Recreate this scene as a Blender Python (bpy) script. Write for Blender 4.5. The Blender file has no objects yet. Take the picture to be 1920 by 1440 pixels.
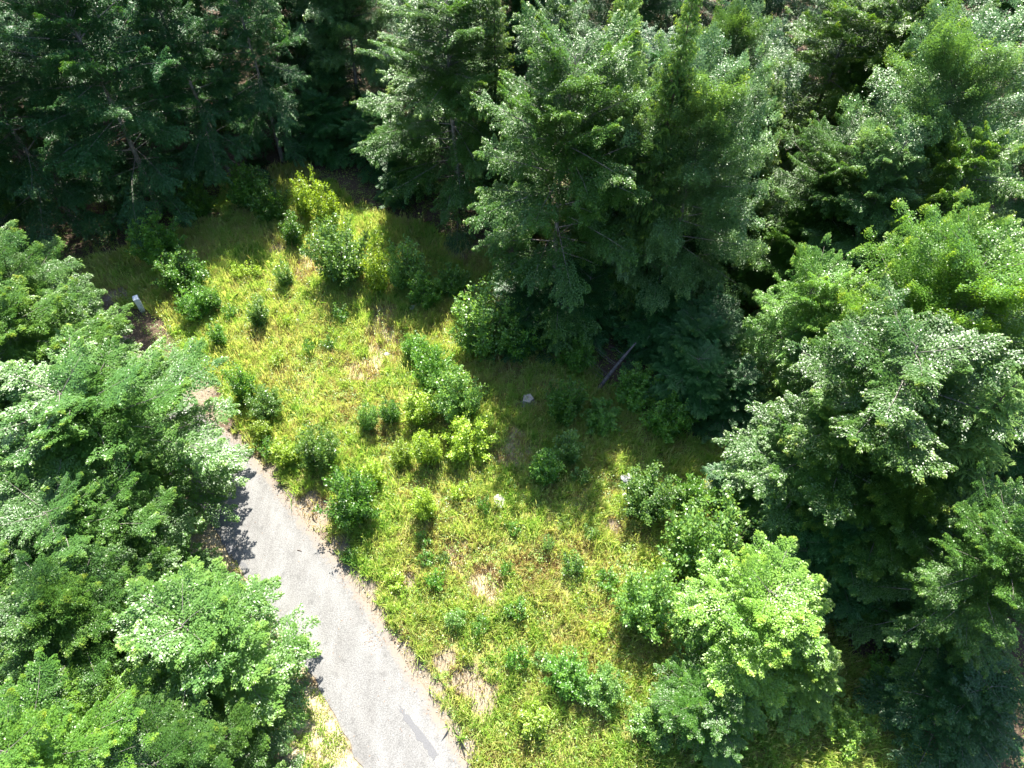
import bpy, math, random
import numpy as np
from mathutils import Vector

# ------------------------------------------------------------------ camera, sky, sun, exposure
scn = bpy.context.scene
COL = scn.collection
CAM_H, PITCH, HFOV = 35.0, 52.0, 73.0
cam_d = bpy.data.cameras.new("drone_camera")
cam = bpy.data.objects.new("drone_camera", cam_d)
COL.objects.link(cam)
cam.location = (0, 0, CAM_H)
cam.rotation_euler = (math.radians(90 - PITCH), 0, 0)
cam_d.sensor_fit = 'HORIZONTAL'
cam_d.angle = math.radians(HFOV)
cam_d.clip_end = 2000
scn.camera = cam

SUN_EL, SUN_AZ = 55.0, 2.0          # azimuth measured clockwise from +Y
world = bpy.data.worlds.new("World")
scn.world = world
world.use_nodes = True
wn = world.node_tree
bg = wn.nodes["Background"]
sky = wn.nodes.new("ShaderNodeTexSky")
sky.sky_type = 'NISHITA'
sky.sun_disc = False
sky.sun_elevation = math.radians(SUN_EL)
sky.sun_rotation = math.radians(SUN_AZ)
wn.links.new(sky.outputs[0], bg.inputs[0])
bg.inputs[1].default_value = 0.10

sun_d = bpy.data.lights.new("sun", 'SUN')
sun_d.energy = 5.0
sun_d.angle = math.radians(0.5)
sun_d.color = (1.0, 0.95, 0.86)
sun = bpy.data.objects.new("sun", sun_d)
COL.objects.link(sun)
e, a = math.radians(SUN_EL), math.radians(SUN_AZ)
sdir = Vector((math.sin(a) * math.cos(e), math.cos(a) * math.cos(e), math.sin(e)))
sun.rotation_euler = sdir.to_track_quat('Z', 'Y').to_euler()
sun.location = (0, 0, 80)

scn.view_settings.view_transform = 'Standard'
scn.view_settings.look = 'None'
scn.view_settings.exposure = 2.3
scn.view_settings.gamma = 1.0
scn.cycles.max_bounces = 6
scn.cycles.diffuse_bounces = 3
scn.cycles.transmission_bounces = 3
scn.cycles.glossy_bounces = 2

# ------------------------------------------------------------------ survey: photo pixel -> ground
F_PX = 960 / math.tan(math.radians(HFOV / 2))
PR = math.radians(PITCH)


def at(px, py, z=0.0):
    """world x, y of the point at height z seen at pixel (px, py) of the 1920x1440 photograph"""
    x = (px - 960) / F_PX
    y = (720 - py) / F_PX
    d = (x, math.cos(PR) + y * math.sin(PR), -math.sin(PR) + y * math.cos(PR))
    t = (z - CAM_H) / d[2]
    return t * d[0], t * d[1]


# ------------------------------------------------------------------ numpy helpers
def hash2(ix, iy, seed):
    n = (ix * 374761393 + iy * 668265263 + seed * 1442695041) & 0x7fffffff
    n = ((n ^ (n >> 13)) * 1274126177) & 0x7fffffff
    return ((n ^ (n >> 16)) & 0xffff) / 65535.0


def vnoise(x, y, scale, seed):
    x = np.asarray(x, float) / scale
    y = np.asarray(y, float) / scale
    ix = np.floor(x).astype(np.int64)
    iy = np.floor(y).astype(np.int64)
    fx = x - ix
    fy = y - iy
    fx = fx * fx * (3 - 2 * fx)
    fy = fy * fy * (3 - 2 * fy)
    a_ = hash2(ix, iy, seed)
    b_ = hash2(ix + 1, iy, seed)
    c_ = hash2(ix, iy + 1, seed)
    d_ = hash2(ix + 1, iy + 1, seed)
    return (a_ * (1 - fx) + b_ * fx) * (1 - fy) + (c_ * (1 - fx) + d_ * fx) * fy


def fbm(x, y, scale, seed):
    return (vnoise(x, y, scale, seed) * .5 + vnoise(x, y, scale / 2.1, seed + 7) * .3
            + vnoise(x, y, scale / 4.3, seed + 13) * .2)


def smooth(lo, hi, v):
    t = np.clip((v - lo) / (hi - lo), 0, 1)
    return t * t * (3 - 2 * t)


def norm(v):
    return v / np.maximum(np.linalg.norm(v, axis=-1, keepdims=True), 1e-9)


def mesh_from_polys(name, verts, k, mat, tint=None, smooth_shade=False):
    """verts: (N*k, 3), N polygons of k vertices each"""
    n = len(verts) // k
    me = bpy.data.meshes.new(name)
    me.vertices.add(n * k)
    me.vertices.foreach_set('co', np.ascontiguousarray(verts, dtype=np.float32).ravel())
    me.loops.add(n * k)
    me.loops.foreach_set('vertex_index', np.arange(n * k, dtype=np.int32))
    me.polygons.add(n)
    me.polygons.foreach_set('loop_start', np.arange(0, n * k, k, dtype=np.int32))
    me.polygons.foreach_set('loop_total', np.full(n, k, dtype=np.int32))
    if tint is not None:
        at_ = me.attributes.new('tint', 'FLOAT', 'FACE')
        at_.data.foreach_set('value', np.ascontiguousarray(tint, dtype=np.float32))
    me.update()
    me.materials.append(mat)
    return me


def mesh_indexed(name, verts, faces, mat, smooth_shade=True):
    me = bpy.data.meshes.new(name)
    me.from_pydata([tuple(v) for v in verts], [], faces)
    me.update()
    me.materials.append(mat)
    if smooth_shade:
        me.polygons.foreach_set('use_smooth', [True] * len(me.polygons))
    return me


class Tubes:
    """collects tapered tubes and joins them into one mesh"""

    def __init__(self):
        self.v, self.f = [], []

    def add(self, pts, radii, sides=6):
        pts = [np.array(p, float) for p in pts]
        base = len(self.v)
        for i, p in enumerate(pts):
            t = pts[min(i + 1, len(pts) - 1)] - pts[max(i - 1, 0)]
            t = t / max(np.linalg.norm(t), 1e-9)
            ref = np.array([1., 0, 0]) if abs(t[0]) < .8 else np.array([0, 1., 0])
            u = np.cross(t, ref)
            u /= np.linalg.norm(u)
            w = np.cross(t, u)
            for s in range(sides):
                an = 2 * math.pi * s / sides
                self.v.append(p + radii[i] * (math.cos(an) * u + math.sin(an) * w))
        for i in range(len(pts) - 1):
            for s in range(sides):
                a_ = base + i * sides + s
                b_ = base + i * sides + (s + 1) % sides
                self.f.append((a_, b_, b_ + sides, a_ + sides))
        self.f.append(tuple(base + (len(pts) - 1) * sides + s for s in range(sides)))

    def mesh(self, name, mat):
        return mesh_indexed(name, self.v, self.f, mat)


def leaf_quads(c, axis, nrm, length, width):
    """diamond leaves: centre, axis direction, normal, length, width -> (N*4, 3)"""
    axis = norm(axis)
    side = norm(np.cross(nrm, axis))
    L = length[:, None] * .5
    Wd = width[:, None] * .5
    bend = np.cross(axis, side) * (L * .25)
    q = np.stack([c - axis * L - bend, c + side * Wd - axis * L * .1, c + axis * L - bend, c - side * Wd - axis * L * .1], axis=1)
    return q.reshape(-1, 3)


# ------------------------------------------------------------------ materials
def new_mat(name):
    m = bpy.data.materials.new(name)
    m.use_nodes = True
    nt = m.node_tree
    return m, nt, nt.nodes["Principled BSDF"], nt.nodes["Material Output"]


def leaf_mat(name, cols, trans=.38, rough=.42, spec=.5, tgain=(1.9, 1.75, .7), vary=.22):
    """cols: list of (position, rgb) along the per-leaf tint"""
    m, nt, bs, out = new_mat(name)
    at_ = nt.nodes.new("ShaderNodeAttribute")
    at_.attribute_name = 'tint'
    rmp = nt.nodes.new("ShaderNodeValToRGB")
    el = rmp.color_ramp.elements
    while len(el) < len(cols):
        el.new(.5)
    for i, (p, c) in enumerate(cols):
        el[i].position = p
        el[i].color = (*c, 1)
    nt.links.new(at_.outputs['Fac'], rmp.inputs[0])
    oi = nt.nodes.new("ShaderNodeObjectInfo")
    mr = nt.nodes.new("ShaderNodeMapRange")
    mr.inputs['To Min'].default_value = 1 - vary
    mr.inputs['To Max'].default_value = 1 + vary
    nt.links.new(oi.outputs['Random'], mr.inputs['Value'])
    hs = nt.nodes.new("ShaderNodeHueSaturation")
    nt.links.new(mr.outputs[0], hs.inputs['Value'])
    nt.links.new(rmp.outputs[0], hs.inputs['Color'])
    nt.links.new(hs.outputs[0], bs.inputs['Base Color'])
    bs.inputs['Roughness'].default_value = rough
    bs.inputs['Specular IOR Level'].default_value = spec
    mul = nt.nodes.new("ShaderNodeMix")
    mul.data_type = 'RGBA'
    mul.blend_type = 'MULTIPLY'
    mul.inputs['Factor'].default_value = 1
    nt.links.new(hs.outputs[0], mul.inputs['A'])
    mul.inputs['B'].default_value = (*tgain, 1)
    tr = nt.nodes.new("ShaderNodeBsdfTranslucent")
    nt.links.new(mul.outputs['Result'], tr.inputs['Color'])
    mx = nt.nodes.new("ShaderNodeMixShader")
    mx.inputs[0].default_value = trans
    nt.links.new(bs.outputs[0], mx.inputs[1])
    nt.links.new(tr.outputs[0], mx.inputs[2])
    nt.links.new(mx.outputs[0], out.inputs['Surface'])
    return m


def noise_mat(name, c1, c2, scale=8, rough=.9, detail=6, bump=.2, spec=.2):
    m, nt, bs, out = new_mat(name)
    tc = nt.nodes.new("ShaderNodeTexCoord")
    nz = nt.nodes.new("ShaderNodeTexNoise")
    nz.inputs['Scale'].default_value = scale
    nz.inputs['Detail'].default_value = detail
    nt.links.new(tc.outputs['Object'], nz.inputs['Vector'])
    rmp = nt.nodes.new("ShaderNodeValToRGB")
    rmp.color_ramp.elements[0].position = .35
    rmp.color_ramp.elements[1].position = .65
    rmp.color_ramp.elements[0].color = (*c1, 1)
    rmp.color_ramp.elements[1].color = (*c2, 1)
    nt.links.new(nz.outputs['Fac'], rmp.inputs[0])
    nt.links.new(rmp.outputs[0], bs.inputs['Base Color'])
    bs.inputs['Roughness'].default_value = rough
    bs.inputs['Specular IOR Level'].default_value = spec
    if bump:
        bp = nt.nodes.new("ShaderNodeBump")
        bp.inputs['Strength'].default_value = bump
        nt.links.new(nz.outputs['Fac'], bp.inputs['Height'])
        nt.links.new(bp.outputs[0], bs.inputs['Normal'])
    return m


M = {}
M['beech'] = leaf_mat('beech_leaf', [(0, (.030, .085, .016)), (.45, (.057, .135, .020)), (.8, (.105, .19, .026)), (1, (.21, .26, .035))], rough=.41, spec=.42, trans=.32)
M['beech_shaded'] = leaf_mat('beech_leaf_shaded', [(0, (.020, .075, .022)), (.45, (.036, .112, .029)), (.8, (.065, .150, .032)), (1, (.12, .19, .035))], rough=.43, spec=.40, trans=.32)  # copy of beech, darker and bluer: shade is put into the leaf colour
M['beech_sheen'] = leaf_mat('beech_leaf_sheen', [(0, (.045, .11, .034)), (.45, (.082, .165, .048)), (.8, (.125, .21, .052)), (1, (.21, .27, .05))], rough=.38, spec=.55, trans=.30)  # sheen of the backlit crowns is put into this paler, greyer leaf colour
M['beech_yellow'] = leaf_mat('beech_leaf_yellow', [(0, (.040, .105, .017)), (.4, (.080, .175, .022)), (.75, (.15, .24, .026)), (1, (.26, .30, .035))], rough=.40, trans=.42)
M['beech_fresh'] = leaf_mat('beech_leaf_fresh', [(0, (.034, .100, .018)), (.45, (.068, .155, .024)), (.8, (.12, .21, .030)), (1, (.22, .27, .035))], rough=.40, trans=.32)
M['spruce'] = leaf_mat('spruce_needle', [(0, (.025, .075, .018)), (.5, (.07, .15, .026)), (.8, (.15, .23, .03)), (1, (.24, .30, .04))], trans=.42, rough=.5, spec=.3)
M['larch'] = leaf_mat('larch_needle', [(0, (.07, .16, .04)), (.5, (.14, .26, .06)), (1, (.25, .36, .09))], trans=.4, rough=.5, spec=.3)
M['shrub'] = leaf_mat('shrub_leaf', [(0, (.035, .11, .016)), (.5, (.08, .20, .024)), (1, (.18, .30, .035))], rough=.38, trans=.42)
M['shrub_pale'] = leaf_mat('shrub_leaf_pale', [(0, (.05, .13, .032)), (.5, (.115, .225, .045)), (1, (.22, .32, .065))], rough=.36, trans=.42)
M['shrub_yellow'] = leaf_mat('shrub_leaf_yellow', [(0, (.11, .19, .018)), (.5, (.20, .31, .025)), (1, (.30, .38, .035))], rough=.42)
M['lime'] = leaf_mat('young_leaf_lime', [(0, (.06, .15, .024)), (.5, (.14, .25, .036)), (1, (.27, .36, .06))], rough=.38)
M['grass'] = leaf_mat('grass_blade', [(0, (.30, .21, .11)), (.15, (.48, .42, .21)), (.38, (.42, .49, .14)), (.7, (.29, .45, .085)), (1, (.12, .28, .045))],
                      trans=.42, rough=.45, spec=.4, tgain=(1.35, 1.4, .8), vary=0)
M['herb'] = leaf_mat('herb_leaf', [(0, (.08, .16, .025)), (.5, (.16, .27, .04)), (1, (.27, .36, .055))], vary=0)
M['litter'] = leaf_mat('dead_leaf', [(0, (.085, .05, .032)), (.5, (.17, .115, .08)), (1, (.31, .245, .175))], trans=.1, rough=.7, vary=0)
M['bark'] = noise_mat('beech_bark', (.10, .09, .08), (.21, .19, .16), 5)
M['bark_dark'] = noise_mat('spruce_bark', (.05, .035, .028), (.12, .085, .065), 6)
M['stem'] = noise_mat('shrub_stem', (.07, .05, .035), (.14, .11, .08), 9)
M['deadwood'] = noise_mat('dead_wood', (.14, .13, .125), (.30, .28, .26), 6)
M['stone'] = noise_mat('pale_stone', (.22, .21, .19), (.52, .50, .47), 4, bump=.6)
M['metal'] = noise_mat('cabinet_paint', (.52, .55, .58), (.60, .63, .66), 3, rough=.4, bump=0, spec=.5)


# ------------------------------------------------------------------ naming
def tag(o, label=None, cat=None, group=None, kind=None):
    if label: o['label'] = label
    if cat: o['category'] = cat
    if group: o['group'] = group
    if kind: o['kind'] = kind
    return o


def link(name, me, parent=None):
    o = bpy.data.objects.new(name, me)
    COL.objects.link(o)
    if parent: o.parent = parent
    return o


# ------------------------------------------------------------------ the lie of the land
ROAD = np.array([(-0.4, -2.0), (-2.2, 2.0), (-4.3, 5.5), (-8.5, 11.2), (-13.5, 16.9), (-16.9, 20.6), (-22.0, 25.0), (-28.6, 30.9),
                 (-33.0, 35.4), (-39, 39.0), (-50, 42)])
ROAD_HW = 2.0


def smooth_line(p, n):
    """Catmull-Rom through the points p"""
    pts = []
    q = np.vstack([2 * p[0] - p[1], p, 2 * p[-1] - p[-2]])
    for i in range(1, len(q) - 2):
        for t in np.linspace(0, 1, n, endpoint=False):
            pts.append(.5 * ((2 * q[i]) + (-q[i - 1] + q[i + 1]) * t + (2 * q[i - 1] - 5 * q[i] + 4 * q[i + 1] - q[i + 2]) * t * t
                             + (-q[i - 1] + 3 * q[i] - 3 * q[i + 1] + q[i + 2]) * t ** 3))
    pts.append(q[-2])
    return np.array(pts)


RC = smooth_line(ROAD, 12)
RT = norm(np.gradient(RC, axis=0))
RN = np.stack([RT[:, 1], -RT[:, 0]], 1)      # points to the clearing side


def road_d(x, y):
    """signed distance from the road's centre line, positive on the clearing side"""
    x = np.asarray(x, float).ravel()
    y = np.asarray(y, float).ravel()
    best = np.full(x.shape, 1e9)
    sign = np.ones(x.shape)
    for i in range(len(RC) - 1):
        a_, b_ = RC[i], RC[i + 1]
        ab = b_ - a_
        t = np.clip(((x - a_[0]) * ab[0] + (y - a_[1]) * ab[1]) / (ab @ ab), 0, 1)
        dx = x - a_[0] - t * ab[0]
        dy = y - a_[1] - t * ab[1]
        d = dx * dx + dy * dy
        m = d < best
        best[m] = d[m]
        sign[m] = np.where(dx[m] * RN[i][0] + dy[m] * RN[i][1] >= 0, 1, -1)
    return np.sqrt(best) * sign


def terrain(x, y):
    d = np.abs(road_d(x, y))
    h = (fbm(x, y, 9, 3) - .5) * .7 + (fbm(x, y, 2.2, 5) - .5) * .22
    return (h * smooth(2.2, 5.0, d) - .02 * (d < 2.6)).reshape(np.shape(x))


def tz(x, y):
    return float(terrain(np.array([x]), np.array([y]))[0])


CLEAR_PX = [(905, 1500), (700, 1180), (600, 1010), (470, 850), (400, 740), (320, 640), (270, 590), (190, 560), (90, 520), (250, 455), (420, 405),
            (400, 350), (480, 330), (560, 300), (700, 400), (820, 420), (940, 480), (1000, 600), (1160, 760), (1330, 830), (1450, 940), (1520, 1100), (1600, 1240),
            (1780, 1300), (1700, 1500)]
CLEAR = np.array([at(*p) for p in CLEAR_PX])


def in_poly(x, y, P):
    r = np.zeros(x.shape, bool)
    j = len(P) - 1
    for i in range(len(P)):
        xi, yi = P[i]
        xj, yj = P[j]
        c = ((yi > y) != (yj > y)) & (x < (xj - xi) * (y - yi) / (yj - yi + 1e-12) + xi)
        r ^= c
        j = i
    return r


def spot(x, y, spots, seed):
    """soft irregular patches, each (px, py, radius)"""
    v = np.zeros(x.shape)
    jit = (fbm(x, y, 1.1, seed) - .5) * 1.3
    for px, py, r in spots:
        cx, cy = at(px, py)
        d = np.hypot(x - cx, y - cy) / r
        v = np.maximum(v, 1 - smooth(.55, 1.15, d + jit))
    return v


BARE = [(600, 965, 1.0), (580, 940, .7), (880, 1270, 1.0), (905, 1305, .8), (840, 1235, .7), (372, 735, 1.3), (420, 770, .8), (765, 1085, .5),
        (860, 470, 1.4), (700, 1195, .6), (520, 470, .8), (216, 552, .9), (1150, 985, .5), (640, 1020, .6)]
STRAW = [(705, 630, 1.7), (725, 655, 1.6), (690, 690, 1.2), (575, 500, 1.5), (590, 490, 1.4), (900, 1090, 1.2), (860, 1040, .8),
         (960, 850, 1.0), (970, 820, .8), (720, 590, 1.2), (480, 860, .9)]
BROWN = [(1010, 1060, 1.6), (1040, 1110, 1.3), (560, 720, 2.2), (620, 760, 2.2), (480, 640, 2.), (1160, 1000, 1.2), (700, 780, 1.6), (640, 700, 2.)]


def masks(x, y):
    d = road_d(x, y)
    jit = (fbm(x, y, 1.3, 21) - .5)
    clear = in_poly(x + (fbm(x, y, 3, 31) - .5) * 3, y + (fbm(x, y, 3, 37) - .5) * 3, CLEAR)
    rag = jit * 2.2 + (fbm(x, y, .45, 23) - .5) * 1.5 - .1
    verge_l = (d < -ROAD_HW) & (d > -4.2 + jit * 2)
    reach = np.where(y > 23.5, 1.3, 2.55)          # grass creeps over the edge at the bend
    grass = (clear & (d > reach + rag)).astype(float)
    edge = ((d > -.5) & (d < reach + rag)).astype(float)
    bare = spot(x, y, BARE, 41)
    straw = spot(x, y, STRAW, 43)
    brown = spot(x, y, BROWN, 47)
    return d, grass, edge, verge_l.astype(float), bare, straw, brown


# ground: one sheet, finely meshed where the drone looks, running far out
gx = np.concatenate([-np.geomspace(400, 42, 16)[:-1], np.arange(-42, 32.01, .25), np.geomspace(32, 400, 16)[1:]])
gy = np.concatenate([-np.geomspace(400, 3, 16)[:-1], np.arange(-3, 62.01, .25), np.geomspace(62, 500, 16)[1:]])
GX, GY = np.meshgrid(gx, gy)
xs, ys = GX.ravel(), GY.ravel()
zs = terrain(xs, ys)
nx, ny = len(gx), len(gy)
me = bpy.data.meshes.new('ground')
me.vertices.add(nx * ny)
me.vertices.foreach_set('co', np.stack([xs, ys, zs], 1).astype(np.float32).ravel())
ii = (np.arange(ny - 1)[:, None] * nx + np.arange(nx - 1)[None, :]).ravel()
quads = np.stack([ii, ii + 1, ii + nx + 1, ii + nx], 1).astype(np.int32)
me.loops.add(quads.size)
me.loops.foreach_set('vertex_index', quads.ravel())
me.polygons.add(len(quads))
me.polygons.foreach_set('loop_start', np.arange(0, quads.size, 4, dtype=np.int32))
me.polygons.foreach_set('loop_total', np.full(len(quads), 4, np.int32))
me.polygons.foreach_set('use_smooth', np.ones(len(quads), bool))
d, gr, edge, vl, bare, straw, brown = masks(xs, ys)
for nm, arr in (('grassy', gr * (1 - bare)), ('dry', np.maximum(np.maximum(vl, straw), bare * .2)), ('litter', np.maximum(edge, bare * .8))):
    at_ = me.attributes.new(nm, 'FLOAT', 'POINT')
    at_.data.foreach_set('value', arr.astype(np.float32))
me.update()


def ground_mat():
    m, nt, bs, out = new_mat('ground_soil')
    tc = nt.nodes.new("ShaderNodeTexCoord")

    def noise(scale, detail=8):
        n = nt.nodes.new("ShaderNodeTexNoise")
        n.inputs['Scale'].default_value = scale
        n.inputs['Detail'].default_value = detail
        n.inputs['Roughness'].default_value = .65
        nt.links.new(tc.outputs['Object'], n.inputs['Vector'])
        return n

    def ramp(n, c1, c2, lo=.35, hi=.65):
        r = nt.nodes.new("ShaderNodeValToRGB")
        r.color_ramp.elements[0].position = lo
        r.color_ramp.elements[1].position = hi
        r.color_ramp.elements[0].color = (*c1, 1)
        r.color_ramp.elements[1].color = (*c2, 1)
        nt.links.new(n.outputs['Fac'], r.inputs[0])
        return r

    def mix(fac, a_, b_):
        x_ = nt.nodes.new("ShaderNodeMix")
        x_.data_type = 'RGBA'
        nt.links.new(fac, x_.inputs['Factor'])
        nt.links.new(a_, x_.inputs['A'])
        nt.links.new(b_, x_.inputs['B'])
        return x_.outputs['Result']

    def attr(nm):
        a_ = nt.nodes.new("ShaderNodeAttribute")
        a_.attribute_name = nm
        return a_.outputs['Fac']

    n1, n2, n3 = noise(3.0), noise(22.0), noise(.6)
    floor = ramp(n2, (.030, .024, .016), (.12, .085, .058)).outputs[0]
    turf = ramp(n2, (.12, .13, .04), (.27, .25, .09)).outputs[0]
    dry = ramp(n2, (.19, .155, .09), (.36, .31, .20)).outputs[0]
    lit = ramp(n2, (.085, .068, .048), (.225, .195, .15)).outputs[0]
    c = mix(attr('grassy'), floor, turf)
    c = mix(attr('litter'), c, lit)
    c = mix(attr('dry'), c, dry)
    nt.links.new(c, bs.inputs['Base Color'])
    bs.inputs['Roughness'].default_value = .95
    bs.inputs['Specular IOR Level'].default_value = .1
    bp = nt.nodes.new("ShaderNodeBump")
    bp.inputs['Strength'].default_value = .6
    bp.inputs['Distance'].default_value = .05
    nt.links.new(n2.outputs['Fac'], bp.inputs['Height'])
    nt.links.new(bp.outputs[0], bs.inputs['Normal'])
    return m


me.materials.append(ground_mat())
tag(link('ground', me), kind='structure')


# road
def road_mat():
    m, nt, bs, out = new_mat('worn_asphalt')
    tc = nt.nodes.new("ShaderNodeTexCoord")

    def noise(scale, detail, src='Object', sc=None):
        n = nt.nodes.new("ShaderNodeTexNoise")
        n.inputs['Scale'].default_value = scale
        n.inputs['Detail'].default_value = detail
        n.inputs['Roughness'].default_value = .7
        if sc:
            mp = nt.nodes.new("ShaderNodeMapping")
            mp.inputs['Scale'].default_value = sc
            mp.inputs['Rotation'].default_value = (0, 0, math.radians(-37))
            nt.links.new(tc.outputs[src], mp.inputs['Vector'])
            nt.links.new(mp.outputs[0], n.inputs['Vector'])
        else:
            nt.links.new(tc.outputs[src], n.inputs['Vector'])
        return n

    fine = noise(20, 4)
    big = noise(.5, 4, sc=(1.6, .35, 1))
    r1 = nt.nodes.new("ShaderNodeValToRGB")
    r1.color_ramp.elements[0].position, r1.color_ramp.elements[1].position = .36, .64
    r1.color_ramp.elements[0].color = (.096, .095, .092, 1)
    r1.color_ramp.elements[1].color = (.194, .192, .185, 1)
    nt.links.new(fine.outputs['Fac'], r1.inputs[0])
    r2 = nt.nodes.new("ShaderNodeValToRGB")
    r2.color_ramp.elements[0].position, r2.color_ramp.elements[1].position = .36, .62
    r2.color_ramp.elements[0].color = (.80, .79, .78, 1)
    r2.color_ramp.elements[1].color = (1, 1, 1, 1)
    nt.links.new(big.outputs['Fac'], r2.inputs[0])
    mx = nt.nodes.new("ShaderNodeMix")
    mx.data_type = 'RGBA'
    mx.blend_type = 'MULTIPLY'
    mx.inputs['Factor'].default_value = 1
    nt.links.new(r1.outputs[0], mx.inputs['A'])
    nt.links.new(r2.outputs[0], mx.inputs['B'])
    # paler, polished wheel tracks and dark spots of oil and damp
    trk = nt.nodes.new("ShaderNodeAttribute")
    trk.attribute_name = 'wheel_track'
    spots = noise(1.7, 7)
    sm = nt.nodes.new("ShaderNodeMapRange")
    sm.inputs['From Min'].default_value, sm.inputs['From Max'].default_value = .30, .46
    sm.inputs['To Min'].default_value, sm.inputs['To Max'].default_value = .72, 1.0
    nt.links.new(spots.outputs['Fac'], sm.inputs['Value'])
    tm = nt.nodes.new("ShaderNodeMapRange")
    tm.inputs['To Min'].default_value, tm.inputs['To Max'].default_value = .93, 1.08
    nt.links.new(trk.outputs['Fac'], tm.inputs['Value'])
    pm = nt.nodes.new("ShaderNodeMath")
    pm.operation = 'MULTIPLY'
    nt.links.new(sm.outputs[0], pm.inputs[0])
    nt.links.new(tm.outputs[0], pm.inputs[1])
    wear = nt.nodes.new("ShaderNodeHueSaturation")
    nt.links.new(pm.outputs[0], wear.inputs['Value'])
    nt.links.new(mx.outputs['Result'], wear.inputs['Color'])
    # brown dirt swept to the verge edge of the carriageway
    ed = nt.nodes.new("ShaderNodeAttribute")
    ed.attribute_name = 'edge_dirt'
    dn = noise(3, 6)
    ad = nt.nodes.new("ShaderNodeMath")
    ad.operation = 'MULTIPLY_ADD'
    nt.links.new(dn.outputs['Fac'], ad.inputs[0])
    ad.inputs[1].default_value = 1.6
    nt.links.new(ed.outputs['Fac'], ad.inputs[2])
    mr = nt.nodes.new("ShaderNodeMapRange")
    mr.inputs['From Min'].default_value = 1.25
    mr.inputs['From Max'].default_value = 1.7
    nt.links.new(ad.outputs[0], mr.inputs['Value'])
    m2 = nt.nodes.new("ShaderNodeMix")
    m2.data_type = 'RGBA'
    nt.links.new(mr.outputs[0], m2.inputs['Factor'])
    nt.links.new(wear.outputs[0], m2.inputs['A'])
    m2.inputs['B'].default_value = (.15, .13, .107, 1)
    nt.links.new(m2.outputs['Result'], bs.inputs['Base Color'])
    bs.inputs['Roughness'].default_value = .95
    bs.inputs['Specular IOR Level'].default_value = .12
    bp = nt.nodes.new("ShaderNodeBump")
    bp.inputs['Strength'].default_value = .3
    bp.inputs['Distance'].default_value = .01
    nt.links.new(fine.outputs['Fac'], bp.inputs['Height'])
    nt.links.new(bp.outputs[0], bs.inputs['Normal'])
    return m


rv, rf, red = [], [], []
RL = smooth_line(ROAD, 40)
RLT = norm(np.gradient(RL, axis=0))
cols = [-1, -.9, -.75, -.5, -.25, 0, .25, .5, .7, .82, .92, 1]
for i, (p, t) in enumerate(zip(RL, RLT)):
    n = np.array([t[1], -t[0]])
    jr = (vnoise(np.array([i * .35]), np.array([0.]), 1.3, 3)[0] - .5) * .22
    jl = (vnoise(np.array([i * .35]), np.array([9.]), 1.3, 4)[0] - .5) * .22
    for k in cols:
        hw = ROAD_HW + (jr if k > 0 else jl) * abs(k)
        q = p + n * k * hw
        rv.append((q[0], q[1], .012 + .05 * (1 - k * k)))
        red.append(max(0, (k - .55) / .45) if k > 0 else max(0, (-k - .82) / .18) * .6)
    if i:
        b0, b1 = (i - 1) * len(cols), i * len(cols)
        for c in range(len(cols) - 1):
            rf.append((b0 + c, b0 + c + 1, b1 + c + 1, b1 + c))
rme = mesh_indexed('road', rv, rf, road_mat())
at_ = rme.attributes.new('wheel_track', 'FLOAT', 'POINT')
at_.data.foreach_set('value', np.tile(np.exp(-((np.abs(np.array(cols)) - .45) / .17) ** 2), len(RL)).astype(np.float32))
at_ = rme.attributes.new('edge_dirt', 'FLOAT', 'POINT')
at_.data.foreach_set('value', np.array(red, np.float32))
tag(link('road', rme), kind='structure')

patch_m = noise_mat('asphalt_repair', (.075, .075, .077), (.11, .11, .112), 30, rough=.85, bump=.2)


def road_patch(pxs, seed):
    rnd = random.Random(seed)
    pts = []
    P = [at(*p) for p in pxs]
    for i in range(len(P)):
        a_, b_ = P[i], P[(i + 1) % len(P)]
        for t in (0, .2, .4, .6, .8):
            pts.append((a_[0] + (b_[0] - a_[0]) * t + rnd.uniform(-.07, .07), a_[1] + (b_[1] - a_[1]) * t + rnd.uniform(-.07, .07)))
    top, bot = [], []
    for q in pts:
        dd = float(road_d(np.array([q[0]]), np.array([q[1]]))[0]) / ROAD_HW
        z = .012 + .05 * max(0, 1 - dd * dd)
        top.append((q[0], q[1], z + .009))
        bot.append((q[0], q[1], z - .01))
    n = len(pts)
    me_ = mesh_indexed('road_patch', top + bot, [tuple(range(n))] + [(i, i + n, (i + 1) % n + n, (i + 1) % n) for i in range(n)], patch_m, False)
    tag(link('road_patch', me_), kind='structure')


road_patch([(748, 1322), (765, 1340), (822, 1412), (815, 1425), (790, 1395), (757, 1350)], 1)
road_patch([(415, 1012), (432, 1018), (455, 1050), (470, 1072), (448, 1062), (428, 1042)], 2)

# ------------------------------------------------------------------ grass, herbs, dead leaves (uncountable)
rng = np.random.default_rng(11)


def scatter(n, x0, x1, y0, y1, weight):
    x = rng.uniform(x0, x1, n)
    y = rng.uniform(y0, y1, n)
    w = weight(x, y)
    k = rng.random(n) < w
    return x[k], y[k]


def grass_weight(x, y):
    d, g, ed, vl, ba, st, br = masks(x, y)
    clump = smooth(.30, .62, fbm(x, y, .55, 51))
    w = g * (.22 + .78 * clump) * (1 - ba * .84) * (1 - st * .35)
    w = np.maximum(w, vl * clump * (.22 + .7 * (y < 9.5)))
    w = np.maximum(w, (ed > 0) * (np.abs(d) > 2.1) * .10 * (clump > .5))
    return w


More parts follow.
